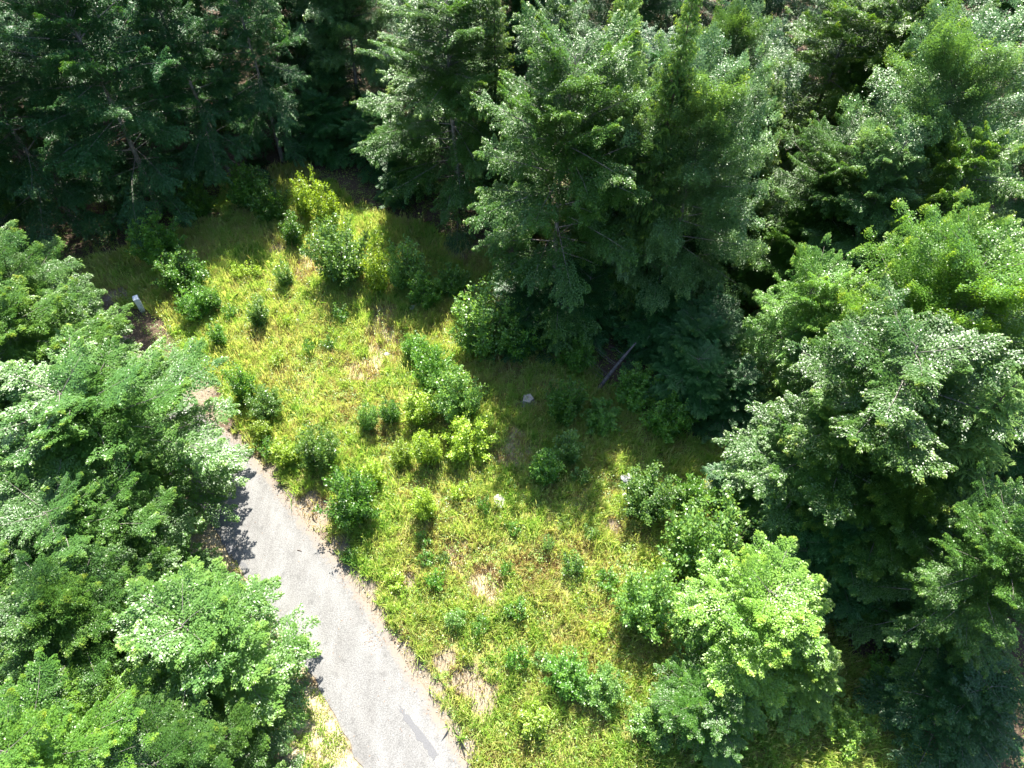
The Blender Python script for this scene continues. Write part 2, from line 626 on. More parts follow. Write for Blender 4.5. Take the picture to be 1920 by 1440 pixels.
bx, by = scatter(1500000, -36, 22, 2, 53, grass_weight)
bz = terrain(bx, by)
d, gr, ed, vl, ba, st, br = masks(bx, by)
n = len(bx)
patch = fbm(bx, by, 2.6, 61)
tuft = vnoise(bx, by, .35, 63)
tint = .43 + (patch - .5) * .75 + (tuft - .5) * .5 + rng.normal(0, .15, n) - st * .36 - br * .16 - vl * np.where(by < 9, .0, .30) - ba * .3
lush = smooth(8, 20, bx + (13 - by) * .8)
tint = np.clip(tint + lush * .1, 0, 1)
h = rng.uniform(.25, .60, n) * (.35 + .9 * fbm(bx, by, 1.5, 71) + .7 * (tuft - .4)) * (1 - vl * .55) * (1 - st * .3)
h = np.maximum(h * 1.3, .08)
wdt = rng.uniform(.012, .026, n)
az = rng.uniform(0, 2 * np.pi, n)
lean = rng.normal(0, .28, (n, 2)) + np.array([.06, -.05])
s = np.stack([np.cos(az) * wdt, np.sin(az) * wdt, np.zeros(n)], 1)
b = np.stack([bx, by, bz - .02], 1)
mid = b + np.stack([lean[:, 0] * h * .35, lean[:, 1] * h * .35, h * .6], 1)
tip = b + np.stack([lean[:, 0] * h * 1.25, lean[:, 1] * h * 1.25, h * (1 - .25 * (lean ** 2).sum(1))], 1)
V = np.stack([b - s, b + s, mid + s * .7, tip, mid - s * .7], 1).reshape(-1, 3)
# tall seeding stalks with a loose head among the blades
ki = rng.choice(n, 30000, replace=False)
ki = ki[(fbm(bx[ki], by[ki], 3.0, 67) > .42) & (vl[ki] == 0)]
kb = b[ki]
kn = len(ki)
kh = rng.uniform(.55, 1.05, kn)
kl = rng.normal(0, .16, (kn, 2)) + np.array([.05, -.04])
kt = kb + np.stack([kl[:, 0] * kh, kl[:, 1] * kh, kh], 1)
km = kb + np.stack([kl[:, 0] * kh * .6, kl[:, 1] * kh * .6, kh * .78], 1)
ks = np.stack([np.cos(az[ki]), np.sin(az[ki]), np.zeros(kn)], 1)
V2 = np.stack([kb - ks * .004, kb + ks * .004, km + ks * .016, kt, km - ks * .016], 1).reshape(-1, 3)
V = np.concatenate([V, V2])
tint = np.concatenate([tint, np.clip(rng.normal(.27, .10, kn), 0, 1)])
tag(link('grass', mesh_from_polys('grass', V, 5, M['grass'], tint)), kind='stuff')


def herb_weight(x, y):
    d, g, ed, vl, ba, st, br = masks(x, y)
    c = .25 + smooth(.45, .62, fbm(x, y, 1.2, 81))
    right = smooth(4, 12, x + (12 - y) * .55)
    return g * np.clip(c * .8 + right * .35, 0, 1) * (1 - ba) * (1 - .6 * st) + (1 - g) * (d > 3) * .32


hx, hy = scatter(110000, -38, 26, 2, 50, herb_weight)
n = len(hx)
k = 7
hz = terrain(hx, hy)
ht = rng.uniform(.12, .5, n)
c = np.stack([hx, hy, hz], 1)[:, None, :] + np.concatenate([rng.normal(0, .10, (n, k, 2)), (ht[:, None] * rng.uniform(.4, 1.1, (n, k)))[..., None]], 2)
axs = np.concatenate([rng.normal(0, 1, (n, k, 2)), rng.normal(.1, .3, (n, k, 1))], 2)
nr = np.concatenate([rng.normal(0, .4, (n, k, 2)), np.ones((n, k, 1))], 2)
ln = rng.uniform(.06, .13, n * k)
tn = np.clip((rng.normal(.45, .22, (n, 1)) + rng.normal(0, .12, (n, k))).ravel(), 0, 1)
tag(link('undergrowth', mesh_from_polys('undergrowth', leaf_quads(c.reshape(-1, 3), axs.reshape(-1, 3), norm(nr.reshape(-1, 3)), ln, ln * .55), 4, M['herb'], tn)), kind='stuff')


def gravel_weight(x, y):
    d, g, ed, vl, ba, st, br = masks(x, y)
    return np.maximum(((np.abs(d) > 1.9) & (np.abs(d) < 2.7)) * .55, ba * .5)


px_, py_ = scatter(60000, -30, 8, 2, 45, gravel_weight)
n = len(px_)
oc = np.array([(1, 0, 0), (0, 1, 0), (-1, 0, 0), (0, -1, 0), (0, 0, .7), (0, 0, -.7)], float)
of = np.array([(0, 1, 4), (1, 2, 4), (2, 3, 4), (3, 0, 4), (1, 0, 5), (2, 1, 5), (3, 2, 5), (0, 3, 5)])
sz = rng.gamma(2.2, .009, n) + .008
P3 = np.stack([px_, py_, terrain(px_, py_) + .004], 1)[:, None, :] + oc[None] * sz[:, None, None] * rng.uniform(.6, 1.3, (n, 6, 1))
gm = noise_mat('gravel_stone', (.13, .12, .11), (.34, .32, .30), 3, bump=0)
tag(link('gravel', mesh_from_polys('gravel', P3[:, of].reshape(-1, 3), 3, gm)), kind='stuff')


def litter_weight(x, y):
    d, g, ed, vl, ba, st, br = masks(x, y)
    strip = ((d > 1.45) & (d < 3.0)) * smooth(.3, .6, fbm(x, y, .8, 91)) * smooth(1.3, 2.1, d)
    strip = np.maximum(strip, (np.abs(d) < 2) * .012)
    return np.maximum(np.maximum(strip, ba * .8), np.maximum(vl * .3, (1 - g) * (np.abs(d) > 3) * .22))


lx, ly = scatter(330000, -32, 32, 2, 55, litter_weight)
n = len(lx)
dl = road_d(lx, ly)
lz = np.where(np.abs(dl) < 2.05, .012 + .05 * (1 - (dl / 2) ** 2), terrain(lx, ly)) + rng.uniform(.006, .03, n)
axs = np.stack([rng.normal(0, 1, n), rng.normal(0, 1, n), rng.normal(0, .15, n)], 1)
nr = norm(np.stack([rng.normal(0, .35, n), rng.normal(0, .35, n), np.ones(n)], 1))
ln = rng.uniform(.05, .11, n)
tag(link('leaf_litter', mesh_from_polys('leaf_litter', leaf_quads(np.stack([lx, ly, lz], 1), axs, nr, ln, ln * .55), 4, M['litter'], rng.beta(2, 2, n))), kind='stuff')


# ------------------------------------------------------------------ trees
UP = np.array([0, 0, 1.])


def gen_broadleaf(seed, H=15., R=5., cb=1.4, nbr=70, leaf=.094, dens=165, shape='dome', low=.9, up=50, lay=.7, hw_=.40):
    """beech-like crown of flat layered sprays: returns leaf vertices, tints and the tubes of trunk and limbs"""
    rg = np.random.default_rng(seed)
    tb = Tubes()
    bow = rg.normal(0, .25, 2)
    zt = np.linspace(0, H * .93, 9)
    tp = [np.array([bow[0] * math.sin(z / H * 3.1), bow[1] * math.sin(z / H * 2.7), z]) for z in zt]
    tb.add(tp, [max(.02, .20 * H / 15 * (1 - z / H) ** .95 + .01) * (1.35 if i == 0 else 1) for i, z in enumerate(zt)], 8)
    lobes = rg.uniform(.78, 1.18, 9)          # uneven outline
    lobes[8] = lobes[0]
    LV, LT = [], []
    for i in range(nbr):
        t = ((i + rg.uniform(0, 1)) / nbr) ** .82
        z0 = cb + (H * .95 - cb) * t
        az = i * 2.39996 + rg.normal(0, .35)
        lob = np.interp((az % (2 * np.pi)) / (2 * np.pi) * 8, np.arange(9), lobes)
        if shape == 'dome':
            prof = low + (1 - low) * min(1, t / .3) if t < .3 else math.sqrt(max(0, 1 - ((t - .3) / .73) ** 2))
        elif shape == 'cone':
            prof = low if t < .15 else low * (1 - (t - .15) / .90) ** .8
        else:
            prof = math.sin(math.pi * min(1, .20 + .82 * t)) ** .6
        r = R * prof * lob * rg.uniform(.72, 1.14) + .35
        el = math.radians(-10 + up * t ** 1.3 + rg.normal(0, 8))
        L = min(r / max(.35, math.cos(el)), R * 1.25)
        dr = np.array([math.cos(az), math.sin(az), 0])
        bend = rg.normal(0, .12)
        sd = np.array([-math.sin(az), math.cos(az), 0])
        droop = L * rg.uniform(.05, .2) * (1 - t)
        zb = max(.5, z0 - .30 * L * max(math.sin(el), 0))
        base = np.array([np.interp(zb, zt, [p[0] for p in tp]), np.interp(zb, zt, [p[1] for p in tp]), zb])

        def pos(s_):
            s_ = np.asarray(s_)[..., None]
            return base + dr * (L * math.cos(el) * s_) + sd * (bend * L * s_ ** 2) + UP * (L * math.sin(el) * s_ - droop * s_ ** 2)
        rb = .008 + .006 * L
        if L > .8:
            tb.add(pos(np.array([0, .35, .7, .93])), [rb, rb * .7, rb * .4, .005], 4)
        np_ = int(L * 3.4) + (5 if t < .55 else 8)                     # sprays along this branch
        s_ = np.sort(rg.uniform(.12 if t < .55 else .0, 1.0, np_) ** (.75 if t < .55 else 1.0))
        s_[-2:] = (.97, 1.0)
        p0 = pos(s_)
        tan = norm(pos(s_ + .02) - pos(s_ - .02))
        side = np.where(np.arange(np_) % 2 == 0, 1., -1.)
        roll = rg.normal(0, .30, np_)
        pn = norm(np.cross(tan, sd * np.cos(roll)[:, None] + UP * np.sin(roll)[:, None]))
        pn *= np.sign(pn[:, 2:3] + 1e-6)
        pn = norm(pn + UP * lay)                   # sprays spread level to the light
        lat = norm(np.cross(pn, tan))
        an = np.radians(rg.uniform(20, 78, np_)) * side
        an[-2:] = rg.normal(0, .2, 2)
        td = norm(tan * np.cos(an)[:, None] + lat * np.sin(an)[:, None] + rg.normal(0, .12, (np_, 3)))
        if t > .45:
            td[-3:] = norm(td[-3:] + UP * .18)
        pl = np.clip(.40 * L * (1 - s_) ** .6, 0, 1.0) * rg.uniform(.7, 1.2, np_) + .55
        cnt = (pl * dens).astype(int)
        idx = np.repeat(np.arange(np_), cnt)
        N = len(idx)
        u = rg.uniform(0, 1.0, N) ** .8
        v = rg.uniform(-1, 1, N)
        l2 = norm(np.cross(pn, td))[idx]
        hw = (hw_ * pl[idx] * (1 - u) ** .8 + .05)
        cl = p0[idx] + td[idx] * (pl[idx] * u)[:, None] + l2 * (v * hw)[:, None] + pn[idx] * rg.normal(0, .035 + .09 * (lay < .4), N)[:, None]
        cl[:, 2] -= (.16 * u ** 2 + .12 * v * v) * pl[idx]
        axl = td[idx] + l2 * (v * 1.1 + rg.normal(0, .35, N))[:, None] - UP * rg.uniform(0, .4, N)[:, None]
        nn = norm(pn[idx] + rg.normal(0, .36, (N, 3)))
        ll = leaf * rg.uniform(.7, 1.25, N)
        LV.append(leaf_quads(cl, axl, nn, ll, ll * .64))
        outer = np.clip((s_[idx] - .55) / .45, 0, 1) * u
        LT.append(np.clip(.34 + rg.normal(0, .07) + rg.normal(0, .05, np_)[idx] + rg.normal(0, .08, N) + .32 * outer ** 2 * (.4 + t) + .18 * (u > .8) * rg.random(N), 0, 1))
    return np.concatenate(LV), np.concatenate(LT), tb


def gen_conifer(seed, H=16., R=3., kind='spruce'):
    rg = np.random.default_rng(seed)
    tb = Tubes()
    zt = np.linspace(0, H, 8)
    tb.add([np.array([0, 0, z]) for z in zt], [.17 * (1 - z / H) + .012 for z in zt], 7)
    LV, LT = [], []
    z = 1.2
    while z < H - .15:
        t = z / H
        nb = 6 if kind == 'spruce' else 5
        a0 = rg.uniform(0, 6.28)
        for j in range(nb):
            az = a0 + j * 2 * math.pi / nb + rg.normal(0, .2)
            L = (R * (1 - t) ** .8 + .22) * rg.uniform(.65, 1.12)
            dr = np.array([math.cos(az), math.sin(az), 0])
            sd = np.array([-math.sin(az), math.cos(az), 0])
            el = math.radians(-22 + 62 * t ** 2 + rg.normal(0, 6)) if kind == 'spruce' else math.radians(2 + 50 * t ** 2 + rg.normal(0, 8))
            curl = L * .16

            def pos(s_):
                s_ = np.asarray(s_)[..., None]
                return np.array([0, 0, z]) + dr * (L * math.cos(el) * s_) + UP * (L * math.sin(el) * s_ + curl * (s_ ** 3 if kind == 'spruce' else s_ ** 2 * (1 - s_)))
            tb.add(pos(np.array([0, .5, .98])), [.008 + .007 * L, .006 + .003 * L, .004], 4)
            nt_ = int(L * 11) + 5
            s_ = np.linspace(.12, 1, nt_)
            p0 = pos(s_)
            side = np.where(np.arange(nt_) % 2 == 0, 1., -1.)
            an = np.radians(rg.uniform(30, 60, nt_)) * side
            tan = norm(pos(s_ + .02) - pos(s_ - .02))
            td = norm(tan * np.cos(an)[:, None] + sd * np.sin(an)[:, None] - UP * rg.uniform(.1, .75 if kind == 'spruce' else .3, nt_)[:, None])
            tl = (.34 * L * (1 - s_) ** .7 + .16) * rg.uniform(.8, 1.2, nt_)
            if kind == 'larch':
                td = norm(td + UP * rg.uniform(-.2, .5, nt_)[:, None])
                tl = tl * 1.25 + .15
            cnt = np.maximum(6, (tl * (95 if kind == 'spruce' else 46)).astype(int))
            idx = np.repeat(np.arange(nt_), cnt)
            N = len(idx)
            u = rg.uniform(0, 1, N)
            cl = p0[idx] + td[idx] * (tl[idx] * u)[:, None]
            cl[:, 2] -= .25 * tl[idx] * u ** 2 * (1 if kind == 'spruce' else .7)
            cl += rg.normal(0, .018, (N, 3))
            axl = norm(td[idx] + rg.normal(0, .42 if kind == 'spruce' else .30, (N, 3)) - UP * (.5 * u)[:, None])
            nn = norm(rg.normal(0, .6, (N, 3)) + UP)
            ll = (.13 if kind == 'spruce' else .17) * rg.uniform(.7, 1.25, N)
            LV.append(leaf_quads(cl, axl, nn, ll, ll * (.17 if kind == 'spruce' else .15)))
            LT.append(np.clip(.30 + rg.normal(0, .06) + rg.normal(0, .1, N) + .45 * np.clip((s_[idx] - .55) / .45, 0, 1) * u + .12 * t, 0, 1))
        z += rg.uniform(.28, .42) if kind == 'spruce' else rg.uniform(.40, .60)
    return np.concatenate(LV), np.concatenate(LT), tb


def gen_shrub(seed, H=2.5, W=1.1, stems=16, leaf=.085, per_m=150, form='round'):
    rg = np.random.default_rng(seed)
    tb = Tubes()
    LV, LT = [], []
    for i in range(stems):
        az = i * 2.4 + rg.normal(0, .3)
        q = math.sqrt((i + .5) / stems)
        if form == 'round':
            top = np.array([math.cos(az) * W * q, math.sin(az) * W * q, H * (1 - .5 * q ** 2) * rg.uniform(.8, 1.08)])
        elif form == 'column':
            top = np.array([math.cos(az) * W * .55 * q, math.sin(az) * W * .55 * q, H * (1 - .45 * q) * rg.uniform(.8, 1.1)])
        else:
            top = np.array([math.cos(az) * W * .9 * q, math.sin(az) * W * .9 * q, H * rg.uniform(.5, 1.05) * (1 - .3 * q)])
        b0 = np.array([math.cos(az) * .06, math.sin(az) * .06, 0])
        mid = b0 * .4 + top * np.array([.55, .55, .45])
        ss = np.linspace(0, 1, 5)
        pts = [(1 - s_) ** 2 * b0 + 2 * s_ * (1 - s_) * mid + s_ * s_ * top for s_ in ss]
        tb.add(pts, [.018, .014, .010, .007, .004], 4)
        nsd = int(H * 9) + 4
        for k_ in range(nsd):
            s_ = rg.uniform(.10, 1)
            p = (1 - s_) ** 2 * b0 + 2 * s_ * (1 - s_) * mid + s_ * s_ * top
            tl = (.18 + .30 * (1 - s_)) * H / 2.5 * rg.uniform(.7, 1.3) * (.7 if form == 'column' else 1)
            dr = norm(np.array([rg.normal(), rg.normal(), rg.uniform(.1, 1.1)]) + .8 * np.array([math.cos(az), math.sin(az), 0]))
            N = max(8, int(tl * per_m * .42))
            u = rg.uniform(0, 1.05, N)
            cl = p + dr * (tl * u)[:, None] + rg.normal(0, .045, (N, 3))
            axl = dr + rg.normal(0, .7, (N, 3))
            nn = norm(UP * .9 + rg.normal(0, .5, (N, 3)))
            ll = leaf * rg.uniform(.65, 1.2, N)
            LV.append(leaf_quads(cl, axl, nn, ll, ll * .62))
            LT.append(np.clip(.30 + rg.normal(0, .10) + rg.normal(0, .1, N) + .35 * s_ * u, 0, 1))
    return np.concatenate(LV), np.concatenate(LT), tb


PROTO = {}


def proto(key, parts, leaf_key, bark_key, names, nominal):
    lv, lt, tb = parts
    PROTO[key] = (mesh_from_polys(names[1], lv, 4, M[leaf_key], lt), tb.mesh(names[0], M[bark_key]), names, nominal)


TC = ('trunk', 'crown')
SF = ('stems', 'foliage')
for i_, (key, kw) in enumerate({
    'b0': dict(), 'b1': dict(nbr=62, up=42), 'b2': dict(nbr=72, up=50, low=.85), 'b3': dict(nbr=80, low=1.0, up=52, lay=.2, hw_=.5),
    'b4': dict(nbr=78, shape='oval', up=58, lay=.15, hw_=.5), 'b5': dict(nbr=70, shape='cone', low=1.0, up=44), 'b6': dict(nbr=66, shape='oval', low=.9, up=46),
}.items()):
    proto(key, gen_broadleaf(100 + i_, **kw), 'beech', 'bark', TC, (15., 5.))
for i_, (key, kw) in enumerate({'y0': dict(shape='dome', low=.95), 'y1': dict(shape='oval'), 'y2': dict(shape='cone', low=1.)}.items()):
    proto(key, gen_broadleaf(200 + i_, H=8., R=3., cb=.4, nbr=52, leaf=.085, dens=150, **kw), 'beech', 'bark', TC, (8., 3.))
proto('s0', gen_conifer(300), 'spruce', 'bark_dark', TC, (16., 3.))
proto('s1', gen_conifer(301), 'spruce', 'bark_dark', TC, (16., 3.))
proto('l0', gen_conifer(310, R=3.6, kind='larch'), 'larch', 'bark_dark', TC, (16., 3.6))
proto('l1', gen_conifer(311, R=3.6, kind='larch'), 'larch', 'bark_dark', TC, (16., 3.6))
for i_ in range(3):
    proto('r%d' % i_, gen_shrub(400 + i_, stems=22, form='round'), 'shrub', 'stem', SF, (2.5, 1.1))
    proto('c%d' % i_, gen_shrub(410 + i_, stems=14, form='column'), 'shrub', 'stem', SF, (2.5, .75))
    proto('k%d' % i_, gen_shrub(420 + i_, H=1.2, W=.45, stems=8, leaf=.075, per_m=120, form='loose'), 'shrub', 'stem', SF, (1.2, .45))

rnd = random.Random(5)


def plant(key, name, x, y, H, R, label, cat, group, mat=None, rot=None, lean=None):
    crown_me, trunk_me, names, (h0, r0) = PROTO[key]
    root = bpy.data.objects.new(name, None)
    COL.objects.link(root)
    root.location = (x, y, tz(x, y) - .03)
    root.rotation_euler = (lean[0] if lean else rnd.gauss(0, .02), lean[1] if lean else rnd.gauss(0, .02), rnd.uniform(0, 6.28) if rot is None else rot)
    root.scale = (R / r0, R / r0, H / h0)
    root.empty_display_size = .3
    tag(root, label, cat, group)
    link(names[0], trunk_me, root)
    c_ = link(names[1], crown_me, root)
    if mat:
        c_.material_slots[0].link = 'OBJECT'
        c_.material_slots[0].material = M[mat]
    return root


# first rows of the forest north of the clearing: kind, x, y, height, crown radius, leaf colour, label
NORTH = [
    ('b3', -39.0, 40.0, 15.0, 4.8, None, 'beech with a sunlit top at the outer end of the dark beech wall'),
    ('b0', -33.5, 42.5, 19.0, 5.4, 'beech_shaded', 'tall dark beech beside the sunlit-topped beech in the beech wall'),
    ('b2', -28.0, 44.6, 20.0, 5.2, 'beech_shaded', 'widest dark beech in the middle of the shaded beech wall'),
    ('b5', -22.8, 48.0, 19.5, 4.4, 'beech_shaded', 'dark beech behind the lone bushes in shade, right of the widest beech'),
    ('b1', -19.6, 51.5, 18.5, 3.7, 'beech_shaded', 'narrow dark beech at the inner end of the beech wall by the pale beech'),
    ('b4', -42.0, 52.0, 17.0, 5.0, None, 'beech rising behind the dark wall near the top left corner'),
    ('b6', -30.0, 56.0, 18.0, 5.0, None, 'beech whose top shows just above the dark beech wall'),
    ('b3', -13.8, 57.0, 15.0, 4.3, 'beech_sheen', 'pale silvery beech between the dark beech wall and the layered beech'),
    ('b0', -3.9, 45.2, 17.0, 5.4, None, 'layered beech with pale branch tips beside the single spruce top'),
    ('s0', -1.2, 44.5, 16.8, 2.9, None, 'yellow-green spruce top standing alone in the dark gap'),
    ('s1', 1.2, 41.0, 14.5, 1.9, None, 'small slim spruce tucked against the broad central beech'),
    ('b3', 10.7, 33.6, 18.0, 4.3, 'beech_sheen', 'silvery beech added to shade the thicket, right of the tall spruce'),  # tree added so that its shadow darkens the young beeches below
    ('y1', -15.8, 53.0, 5.5, 2.8, 'beech_shaded', 'dark young beech in the gap behind the far tip of the clearing'),
    ('y0', -11.0, 51.0, 5.5, 2.8, 'beech_shaded', 'dark young beech under the pale silvery beech'),
    ('y2', -9.0, 47.0, 4.5, 2.4, 'beech_shaded', 'low dark young beech at the left foot of the layered beech'),
    ('b4', 1.0, 60.0, 14.0, 4.5, 'beech_shaded', 'dark beech seen far back in the gap behind the single spruce'),
]

# each tree: kind of crown, pixel of its apex, height, crown radius, leaf colour, label
TREES = [
    ('b2', 1075, 78, 19.5, 4.7, None, 'broad central beech with many layered sprays above the shaded clearing edge'),
    ('b3', 1195, 170, 16.0, 3.4, 'beech_sheen', 'beech with pale tips wedged between the broad central beech and the tall spruce'),
    ('b6', 1050, -20, 18.0, 4.2, 'beech_sheen', 'silvery beech top directly behind the broad central beech'),
    ('s1', 1140, 0, 18.5, 2.3, None, 'slender spruce left of the feathery larch top'),
    ('l0', 1200, -25, 18.5, 3.6, None, 'feathery pale green larch top at the upper picture edge'),
    ('s0', 1290, 0, 21.5, 2.9, None, 'tall spruce with a bare lower trunk between the two silvery beeches'),
    ('b4', 1395, 15, 17.0, 4.0, 'beech_sheen', 'rounded silver-white beech beside the tall spruce'),
    ('s1', 1462, 165, 14.0, 2.9, None, 'lower spruce with hanging dark boughs in front of the rounded silver beech'),
    ('b1', 1590, -25, 17.0, 5.2, 'beech_yellow', 'backlit yellow-green beech in the top right quarter'),
    ('b0', 1745, -60, 18.0, 4.5, None, 'beech behind the backlit yellow-green beech'),
    ('b3', 1850, 50, 18.5, 4.8, 'beech_sheen', 'large silvery beech in the top right corner'),
    ('b5', 1710, 250, 15.0, 4.6, 'beech_sheen', 'layered beech with silvery tiers below the top right corner beech'),
    ('b6', 1880, 240, 16.0, 4.4, 'beech_yellow', 'yellow-tipped beech at the right picture edge under the corner beech'),
    ('b2', 1600, 260, 13.0, 3.8, None, 'dark beech between the hanging spruce and the layered silvery beech'),
    # right
    ('y0', 1545, 500, 10.5, 2.8, 'shrub_pale', 'small bright rounded tree standing out against the dark thicket'),
    ('b3', 1850, 470, 15.5, 5.0, 'beech_yellow', 'yellow-green beech crown above the big right-hand beech'),
    ('b1', 1740, 610, 14.5, 5.2, 'beech_fresh', 'big beech on the right with pale tiers reaching toward the clearing'),
    ('b5', 1600, 760, 11.0, 4.2, 'beech_fresh', 'beech with a pointed pale bough nearest to the dark clearing edge'),
    ('b4', 1740, 870, 10.0, 3.8, None, 'lower beech below the big right-hand beech, above the dark hollow'),
    ('l1', 1880, 730, 14.0, 4.2, None, 'larch with arching yellow-green shoots at the right picture edge'),
    ('b2', 1965, 990, 12.5, 3.3, None, 'sunlit beech under the larch at the right picture edge'),
    ('y1', 1600, 1000, 6.0, 2.6, 'beech_shaded', 'low shaded beech over the dark hollow'),
    ('y2', 1870, 1290, 5.5, 3.0, 'beech_shaded', 'small shaded tree in the bottom right corner'),
    ('y0', 1800, 1120, 5.0, 2.2, 'beech_shaded', 'small dark tree between the dark hollow and the sunlit edge beech'),
    # shaded thicket under the central and right-hand trees
    ('y1', 1010, 535, 5.0, 2.8, 'beech_shaded', 'young blue-green beech under the broad central beech by the shaded track'),
    ('y0', 1100, 515, 5.2, 2.7, 'beech_shaded', 'shaded young beech below the middle of the broad central beech'),
    ('y2', 1265, 540, 5.2, 2.7, 'beech_shaded', 'shaded young beech left of the sunny patch of forest floor'),
    ('y1', 1330, 605, 5.2, 3.0, 'beech_shaded', 'dark young beech just below the sunny patch of forest floor'),
    ('y0', 1315, 665, 4.6, 2.5, 'beech_shaded', 'spreading dark young beech right of the top of the dead trunk'),
    ('y2', 1410, 700, 3.8, 2.5, 'beech_shaded', 'dark young beech between the dead trunk and the bright rounded tree'),
    ('y0', 1425, 880, 3.2, 2.2, 'beech_shaded', 'small shaded beech at the lower end of the dark clearing edge'),
    ('y0', 1310, 370, 7.0, 3.0, 'beech_shaded', 'young beech filling the gap under the tall spruce'),
    ('y2', 1200, 380, 8.0, 3.2, 'beech_shaded', 'young beech against the right flank of the broad central beech'),
    ('y1', 1500, 400, 8.0, 3.0, 'beech', 'young green beech right of the sunny patch of forest floor'),
    # bottom centre right
    ('y0', 1460, 1105, 7.5, 3.2, 'lime', 'bright sunlit tree alone at the lower right of the clearing'),
    ('y2', 1540, 1220, 4.5, 2.0, 'lime', 'lower half-shaded tree hugging the bright lone tree'),
    ('y1', 1360, 1290, 4.2, 2.0, 'shrub', 'leafy young tree below the bright lone tree at the bottom edge'),
]
NAME = {'b': ('beech_tree', 'beeches around the clearing'), 'y': ('young_tree', 'young trees round the clearing'),
        's': ('spruce_tree', 'spruces among the beeches'), 'l': ('larch_tree', 'larches among the beeches')}
for key, x, y, H, R, mat, label in NORTH:
    nm, gp = NAME[key[0]]
    plant(key, nm, x, y, H, R, label, 'tree', gp, mat)
for i_, (key, px, py, H, R, mat, label) in enumerate(TREES):
    x, y = at(px, py, H * .97)
    nm, gp = NAME[key[0]]
    plant(key, nm, x, y, H, R, label, 'tree', gp, mat)

# trees beyond the road: kind, x, y, height, crown radius, leaf colour, label
LEFT = [
    ('b3', -29.6, 28.0, 10.0, 4.9, 'beech', 'silvery beech cut by the left picture edge near the cabinet'),
    ('b6', -25.0, 23.3, 12.0, 5.5, 'beech_yellow', 'yellow-tipped beech with pointed shoots left of the cabinet'),
    ('b0', -20.7, 19.0, 10.5, 5.6, 'beech_fresh', 'big beech spreading over the bend of the road'),
    ('b5', -28.0, 20.0, 11.0, 4.6, None, 'beech at the left picture edge behind the big roadside beech'),
    ('b2', -20.3, 13.8, 8.8, 4.2, None, 'dark-bodied beech between the big roadside beech and the lower grove'),
    ('y1', -17.6, 13.4, 5.5, 2.1, 'beech', 'small roadside beech leaning over the straw-coloured verge'),
    ('y0', -13.3, 9.3, 7.6, 3.7, 'shrub_pale', 'pale leafy tree overhanging the road edge in the lower left'),
    ('b4', -18.5, 10.0, 9.5, 3.6, None, 'tree with layered shoots behind the pale tree of the lower left'),
    ('b6', -23.5, 11.0, 11.0, 4.2, 'beech_yellow', 'yellow-green tree on the left picture edge in the lower grove'),
    ('b3', -12.8, 4.6, 7.5, 3.4, 'beech', 'tree at the bottom picture edge in the lower left grove'),
    ('b0', -17.5, 5.0, 9.5, 4.0, 'beech_yellow', 'tree filling the bottom left corner'),
]
for key, x, y, H, R, mat, label in LEFT:
    nm, gp = NAME[key[0]]
    plant(key, nm, x, y, H, R, label, 'tree', gp, mat)

# forest standing behind the first rows, seen in the gaps along the top
BACK = [
    ('b1', -36, 56, 17, 5.2, 'dark forest beech deep behind the beech with the sunlit top'),
    ('b2', -26, 60, 18, 5.2, 'forest beech behind the widest dark beech of the wall'),
    ('b0', -15, 60, 16, 5.0, 'forest beech between the beech wall and the pale silvery beech'),
    ('b3', -6, 58, 15, 5.0, 'forest beech behind the layered beech'),
    ('b5', 1.5, 57, 14, 4.6, 'forest beech in the dark gap left of the silvery beech top'),
    ('b4', 10, 60, 16, 4.8, 'forest beech behind the feathery larch'),
    ('b1', 19, 60, 16, 5.0, 'forest beech between the rounded silver beech and the backlit beech'),
    ('b2', 28, 58, 17, 5.2, 'forest beech behind the backlit yellow-green beech'),
    ('b0', 38, 54, 17, 5.2, 'forest beech behind the top right corner beech'),
    ('b3', 36, 40, 15, 5.0, 'forest beech at the right picture edge beyond the yellow-tipped beech'),
    ('b3', -41, 58, 19, 5.5, 'forest beech behind the outer end of the dark beech wall'),
    ('b5', -31, 63, 19, 5.5, 'forest beech behind the tall dark beech of the wall'),
    ('b3', -21, 64, 19, 5.5, 'forest beech behind the inner end of the dark beech wall'),
    ('b0', -36, 72, 19, 5.5, 'far forest beech at the upper left picture edge'),
    ('b1', -46, 50, 17, 5.2, 'forest beech at the outer top left corner'),
    ('b5', 30, 27, 15, 5.0, 'forest beech at the right picture edge above the larch'),
    ('b2', 27, 17, 14, 4.6, 'forest beech at the right picture edge beside the larch'),
    ('b6', -20, 72, 18, 5.5, 'far forest beech at the upper picture edge over the beech wall'),
    ('b1', -8, 72, 17, 5.5, 'far forest beech at the upper picture edge over the layered beech'),
    ('b3', 5, 72, 17, 5.5, 'far forest beech at the upper picture edge left of the larch'),
    ('b0', 16, 74, 18, 5.5, 'far forest beech at the upper picture edge right of the tall spruce'),
    ('b5', 27, 72, 18, 5.5, 'far forest beech at the upper picture edge over the backlit beech'),
    ('b2', 40, 68, 18, 5.5, 'far forest beech beyond the top right corner'),
    ('b3', 16.5, 47, 13, 4.4, 'forest beech behind the lower spruce with hanging boughs'),
    ('b1', 10, 47, 13, 4.4, 'forest beech behind the trunk of the tall spruce'),
]
for key, x, y, H, R, label in BACK:
    nm, gp = NAME[key[0]]
    plant(key, nm, x, y, H, R, label, 'tree', gp, 'beech_shaded')

